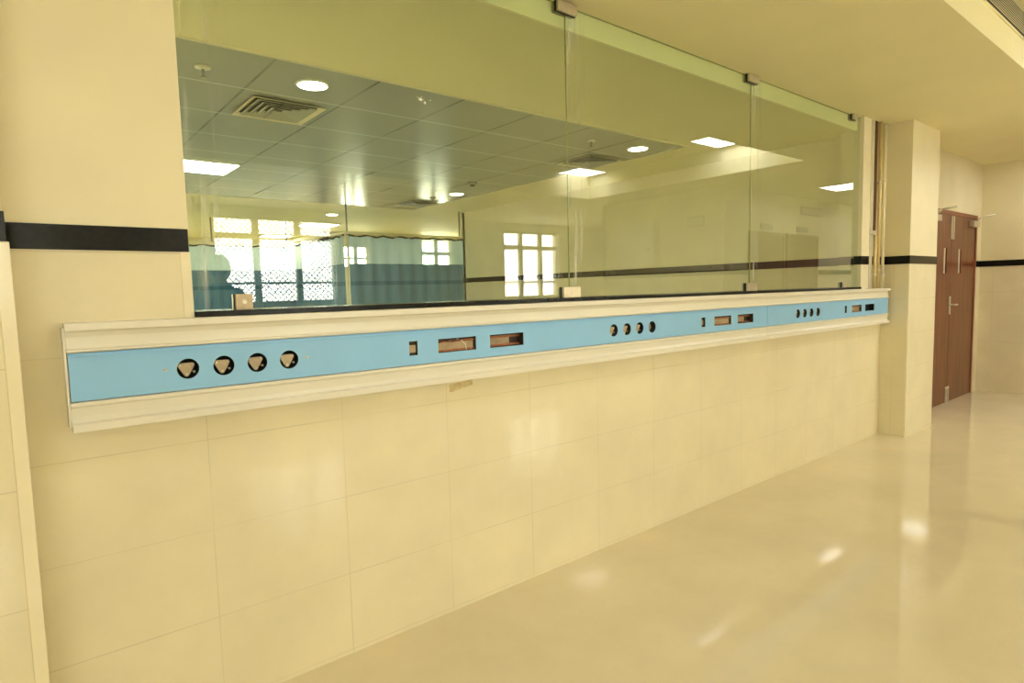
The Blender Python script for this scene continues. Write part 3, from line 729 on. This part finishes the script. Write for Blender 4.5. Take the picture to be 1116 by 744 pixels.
d = MB().box(-.115, -.10, -.32, .32, .01, .67).build('cabinet_door', M['white'], r, bevel=.003)
MB().cyl((-.14, .24, .26), (-.115, .24, .26), .018, 12).build('knob', M['darkgrey'], d)

# ------------------------------------------------------------------ person standing in the hall, reflected in the left pane
def limb(bm, pts, radii):
    """closed tapered limb: cones between joints with balls at the joints"""
    for p, r in zip(pts, radii):
        bmesh.ops.create_uvsphere(bm, u_segments=16, v_segments=10, radius=r, matrix=Matrix.Translation(p))
    for (p, q), (r0, r1) in zip(zip(pts, pts[1:]), zip(radii, radii[1:])):
        p, q = Vector(p), Vector(q); d = (q - p)
        m = Matrix.Translation((p + q) / 2) @ d.to_track_quat('Z', 'Y').to_matrix().to_4x4()
        bmesh.ops.create_cone(bm, cap_ends=True, segments=16, radius1=r0, radius2=r1, depth=d.length, matrix=m)
def loft(bm, rings, n=28):
    """closed stack of ellipses (z, cx, rx, ry)"""
    R = [[bm.verts.new((cx + rx * math.cos(2 * math.pi * i / n), ry * math.sin(2 * math.pi * i / n), z)) for i in range(n)] for z, cx, rx, ry in rings]
    for A, B in zip(R, R[1:]):
        for i in range(n): bm.faces.new((A[i], A[(i + 1) % n], B[(i + 1) % n], B[i]))
    bm.faces.new(R[0][::-1]); bm.faces.new(R[-1])
def fused(name, bm, mat, parent, vox, it=4):
    bmesh.ops.recalc_face_normals(bm, faces=bm.faces)
    me = bpy.data.meshes.new(name); bm.to_mesh(me); bm.free(); me.materials.append(mat)
    o = bpy.data.objects.new(name, me); COL.objects.link(o)
    rm = o.modifiers.new('remesh', 'REMESH'); rm.mode = 'VOXEL'; rm.voxel_size = vox; rm.use_smooth_shade = True
    sm = o.modifiers.new('smooth', 'SMOOTH'); sm.factor = .5; sm.iterations = it
    dg = bpy.context.evaluated_depsgraph_get(); dg.update()
    m2 = bpy.data.meshes.new_from_object(o.evaluated_get(dg)); o.modifiers.clear(); o.data = m2; m2.name = name
    bpy.data.meshes.remove(me); o.parent = parent
    return o
pr = thing('person', 'standing person in dark clothes reflected at the lower left of the glass', 'person', (1.45, -1.6, 0), rz=math.radians(-40))
HEAD = Vector((.022, 0, 1.622))
def head_into(bm):
    g0 = len(bm.verts)
    r = bmesh.ops.create_uvsphere(bm, u_segments=48, v_segments=36, radius=1.0)
    for v in r['verts']:
        x, y, z = v.co; f = max(0, x)
        nx, ny, nz = x * .094, y * (.074 - .010 * max(0, -z)), z * .118
        if z < -.2: nx += .014 * f * (-z); ny *= 1 - .18 * (-z - .2)
        def bump(cy, cz, sy, sz): return math.exp(-(((y - cy) / sy) ** 2 + ((z - cz) / sz) ** 2)) * (1 if x > 0 else 0)
        nx += .022 * bump(0, -.16, .15, .12) + .012 * bump(0, .0, .11, .15)
        for e in (-.38, .38): nx -= .010 * bump(e, .06, .2, .10); nx += .004 * bump(e, .22, .3, .06)
        nx += .006 * bump(0, -.44, .3, .05) + .006 * bump(0, -.54, .26, .05) + .007 * bump(0, -.8, .35, .15)
        v.co = HEAD + Vector((nx, ny, nz))
ARM = lambda s: [(-.005, s * .158, 1.382), (-.025, s * .225, 1.13), (.045, s * .225, .90)]
LEG = lambda s: [(0, s * .085, .92), (.012, s * .10, .50), (-.025, s * .11, .085)]
bm = bmesh.new(); head_into(bm)
limb(bm, [(-.015, 0, 1.42), (.0, 0, 1.50), (.012, 0, 1.58)], [.062, .054, .052])
for sy in (-1, 1):
    bmesh.ops.create_uvsphere(bm, u_segments=16, v_segments=10, radius=1, matrix=Matrix.Translation(HEAD + Vector((-.008, sy * .074, -.008))) @ Matrix.Diagonal((.016, .009, .030, 1)))
loft(bm, [(.84, 0, .10, .155), (.95, 0, .105, .165), (1.08, .0, .092, .135), (1.25, .0, .108, .155), (1.38, -.005, .10, .168), (1.44, -.01, .07, .12), (1.47, -.01, .05, .06)])
for s_ in (-1, 1):
    limb(bm, ARM(s_), [.056, .042, .027]); limb(bm, LEG(s_), [.088, .056, .042])
    wx, wy, wz = ARM(s_)[2]
    limb(bm, [(wx, wy, wz), (wx + .010, wy, wz - .045), (wx + .016, wy, wz - .085)], [.026, .030, .027])
    for k, (off, ln) in enumerate(((-.030, .064), (-.010, .076), (.010, .072), (.029, .056))):
        x0 = wx + .016 + off
        limb(bm, [(wx + .012 + off * .7, wy, wz - .05), (x0, wy, wz - .095), (x0, wy - s_ * .008, wz - .095 - ln * .45), (x0 - .002, wy - s_ * .022, wz - .095 - ln * .8), (x0 - .004, wy - s_ * .036, wz - .095 - ln)], [.012, .0105, .0095, .009, .008])
    limb(bm, [(wx + .016, wy - s_ * .006, wz - .03), (wx + .050, wy - s_ * .02, wz - .062), (wx + .056, wy - s_ * .028, wz - .095)], [.014, .0115, .0095])
    limb(bm, [(-.05, s_ * .112, .05), (.02, s_ * .114, .045), (.13, s_ * .12, .03)], [.038, .038, .027])
fused('body', bm, M['skin'], pr, .0055, 3)
bm = bmesh.new()
loft(bm, [(.80, 0, .122, .178), (.95, 0, .122, .182), (1.08, .002, .112, .155), (1.25, .004, .124, .172), (1.38, -.002, .114, .180), (1.44, -.01, .086, .135), (1.478, -.010, .070, .085), (1.492, -.006, .062, .066)])
for s_ in (-1, 1):
    A_ = ARM(s_); limb(bm, [A_[0], A_[1], (A_[2][0] - .006, A_[2][1], A_[2][2] + .02)], [.067, .056, .040])
fused('shirt', bm, M['cloth'], pr, .009, 5)
bm = bmesh.new()
loft(bm, [(.80, 0, .112, .165), (.90, 0, .116, .172), (.98, 0, .114, .170)])
for s_ in (-1, 1):
    L_ = LEG(s_); limb(bm, [(0, s_ * .082, .88), L_[1], (-.022, s_ * .11, .075)], [.104, .074, .060])
fused('trousers', bm, M['trouser'], pr, .009, 5)
for s_ in (-1, 1):
    bm = bmesh.new(); limb(bm, [(-.055, s_ * .112, .048), (.0, s_ * .114, .052), (.07, s_ * .117, .044), (.15, s_ * .122, .036)], [.046, .050, .046, .034])
    for v in bm.verts: v.co.z = max(v.co.z, .001)
    fused('shoe', bm, M['black'], pr, .006, 4)
# short hair cap and eyes
h2 = bmesh.new(); bmesh.ops.create_uvsphere(h2, u_segments=64, v_segments=48, radius=1.0)
def hairline(x, y):
    return .52 if x > .45 else (.52 - (.45 - x) * 1.5 if x > .05 else max(-.62, -.08 - (.05 - x) * 1.0))
bmesh.ops.delete(h2, geom=[v for v in h2.verts if v.co.z < hairline(v.co.x, v.co.y)], context='VERTS')
for v in h2.verts: v.co = Vector((v.co.x * .099 - .004, v.co.y * .080, v.co.z * .124 + .002)) + HEAD
for f in h2.faces: f.smooth = True
me = bpy.data.meshes.new('hair'); h2.to_mesh(me); h2.free(); me.materials.append(M['hair'])
hr = bpy.data.objects.new('hair', me); COL.objects.link(hr); hr.parent = pr; hr.modifiers.new('thick', 'SOLIDIFY').thickness = .007
for sy in (-1, 1):
    e = bmesh.new(); bmesh.ops.create_uvsphere(e, u_segments=16, v_segments=10, radius=.0095)
    for f in e.faces: f.smooth = True; f.material_index = 1 if f.calc_center_median().x > .0072 else 0
    me = bpy.data.meshes.new('eye'); e.to_mesh(me); e.free(); me.materials.append(M['white']); me.materials.append(M['hair'])
    o = bpy.data.objects.new('eye', me); COL.objects.link(o); o.parent = pr; o.location = HEAD + Vector((.0735, sy * .029, .008))
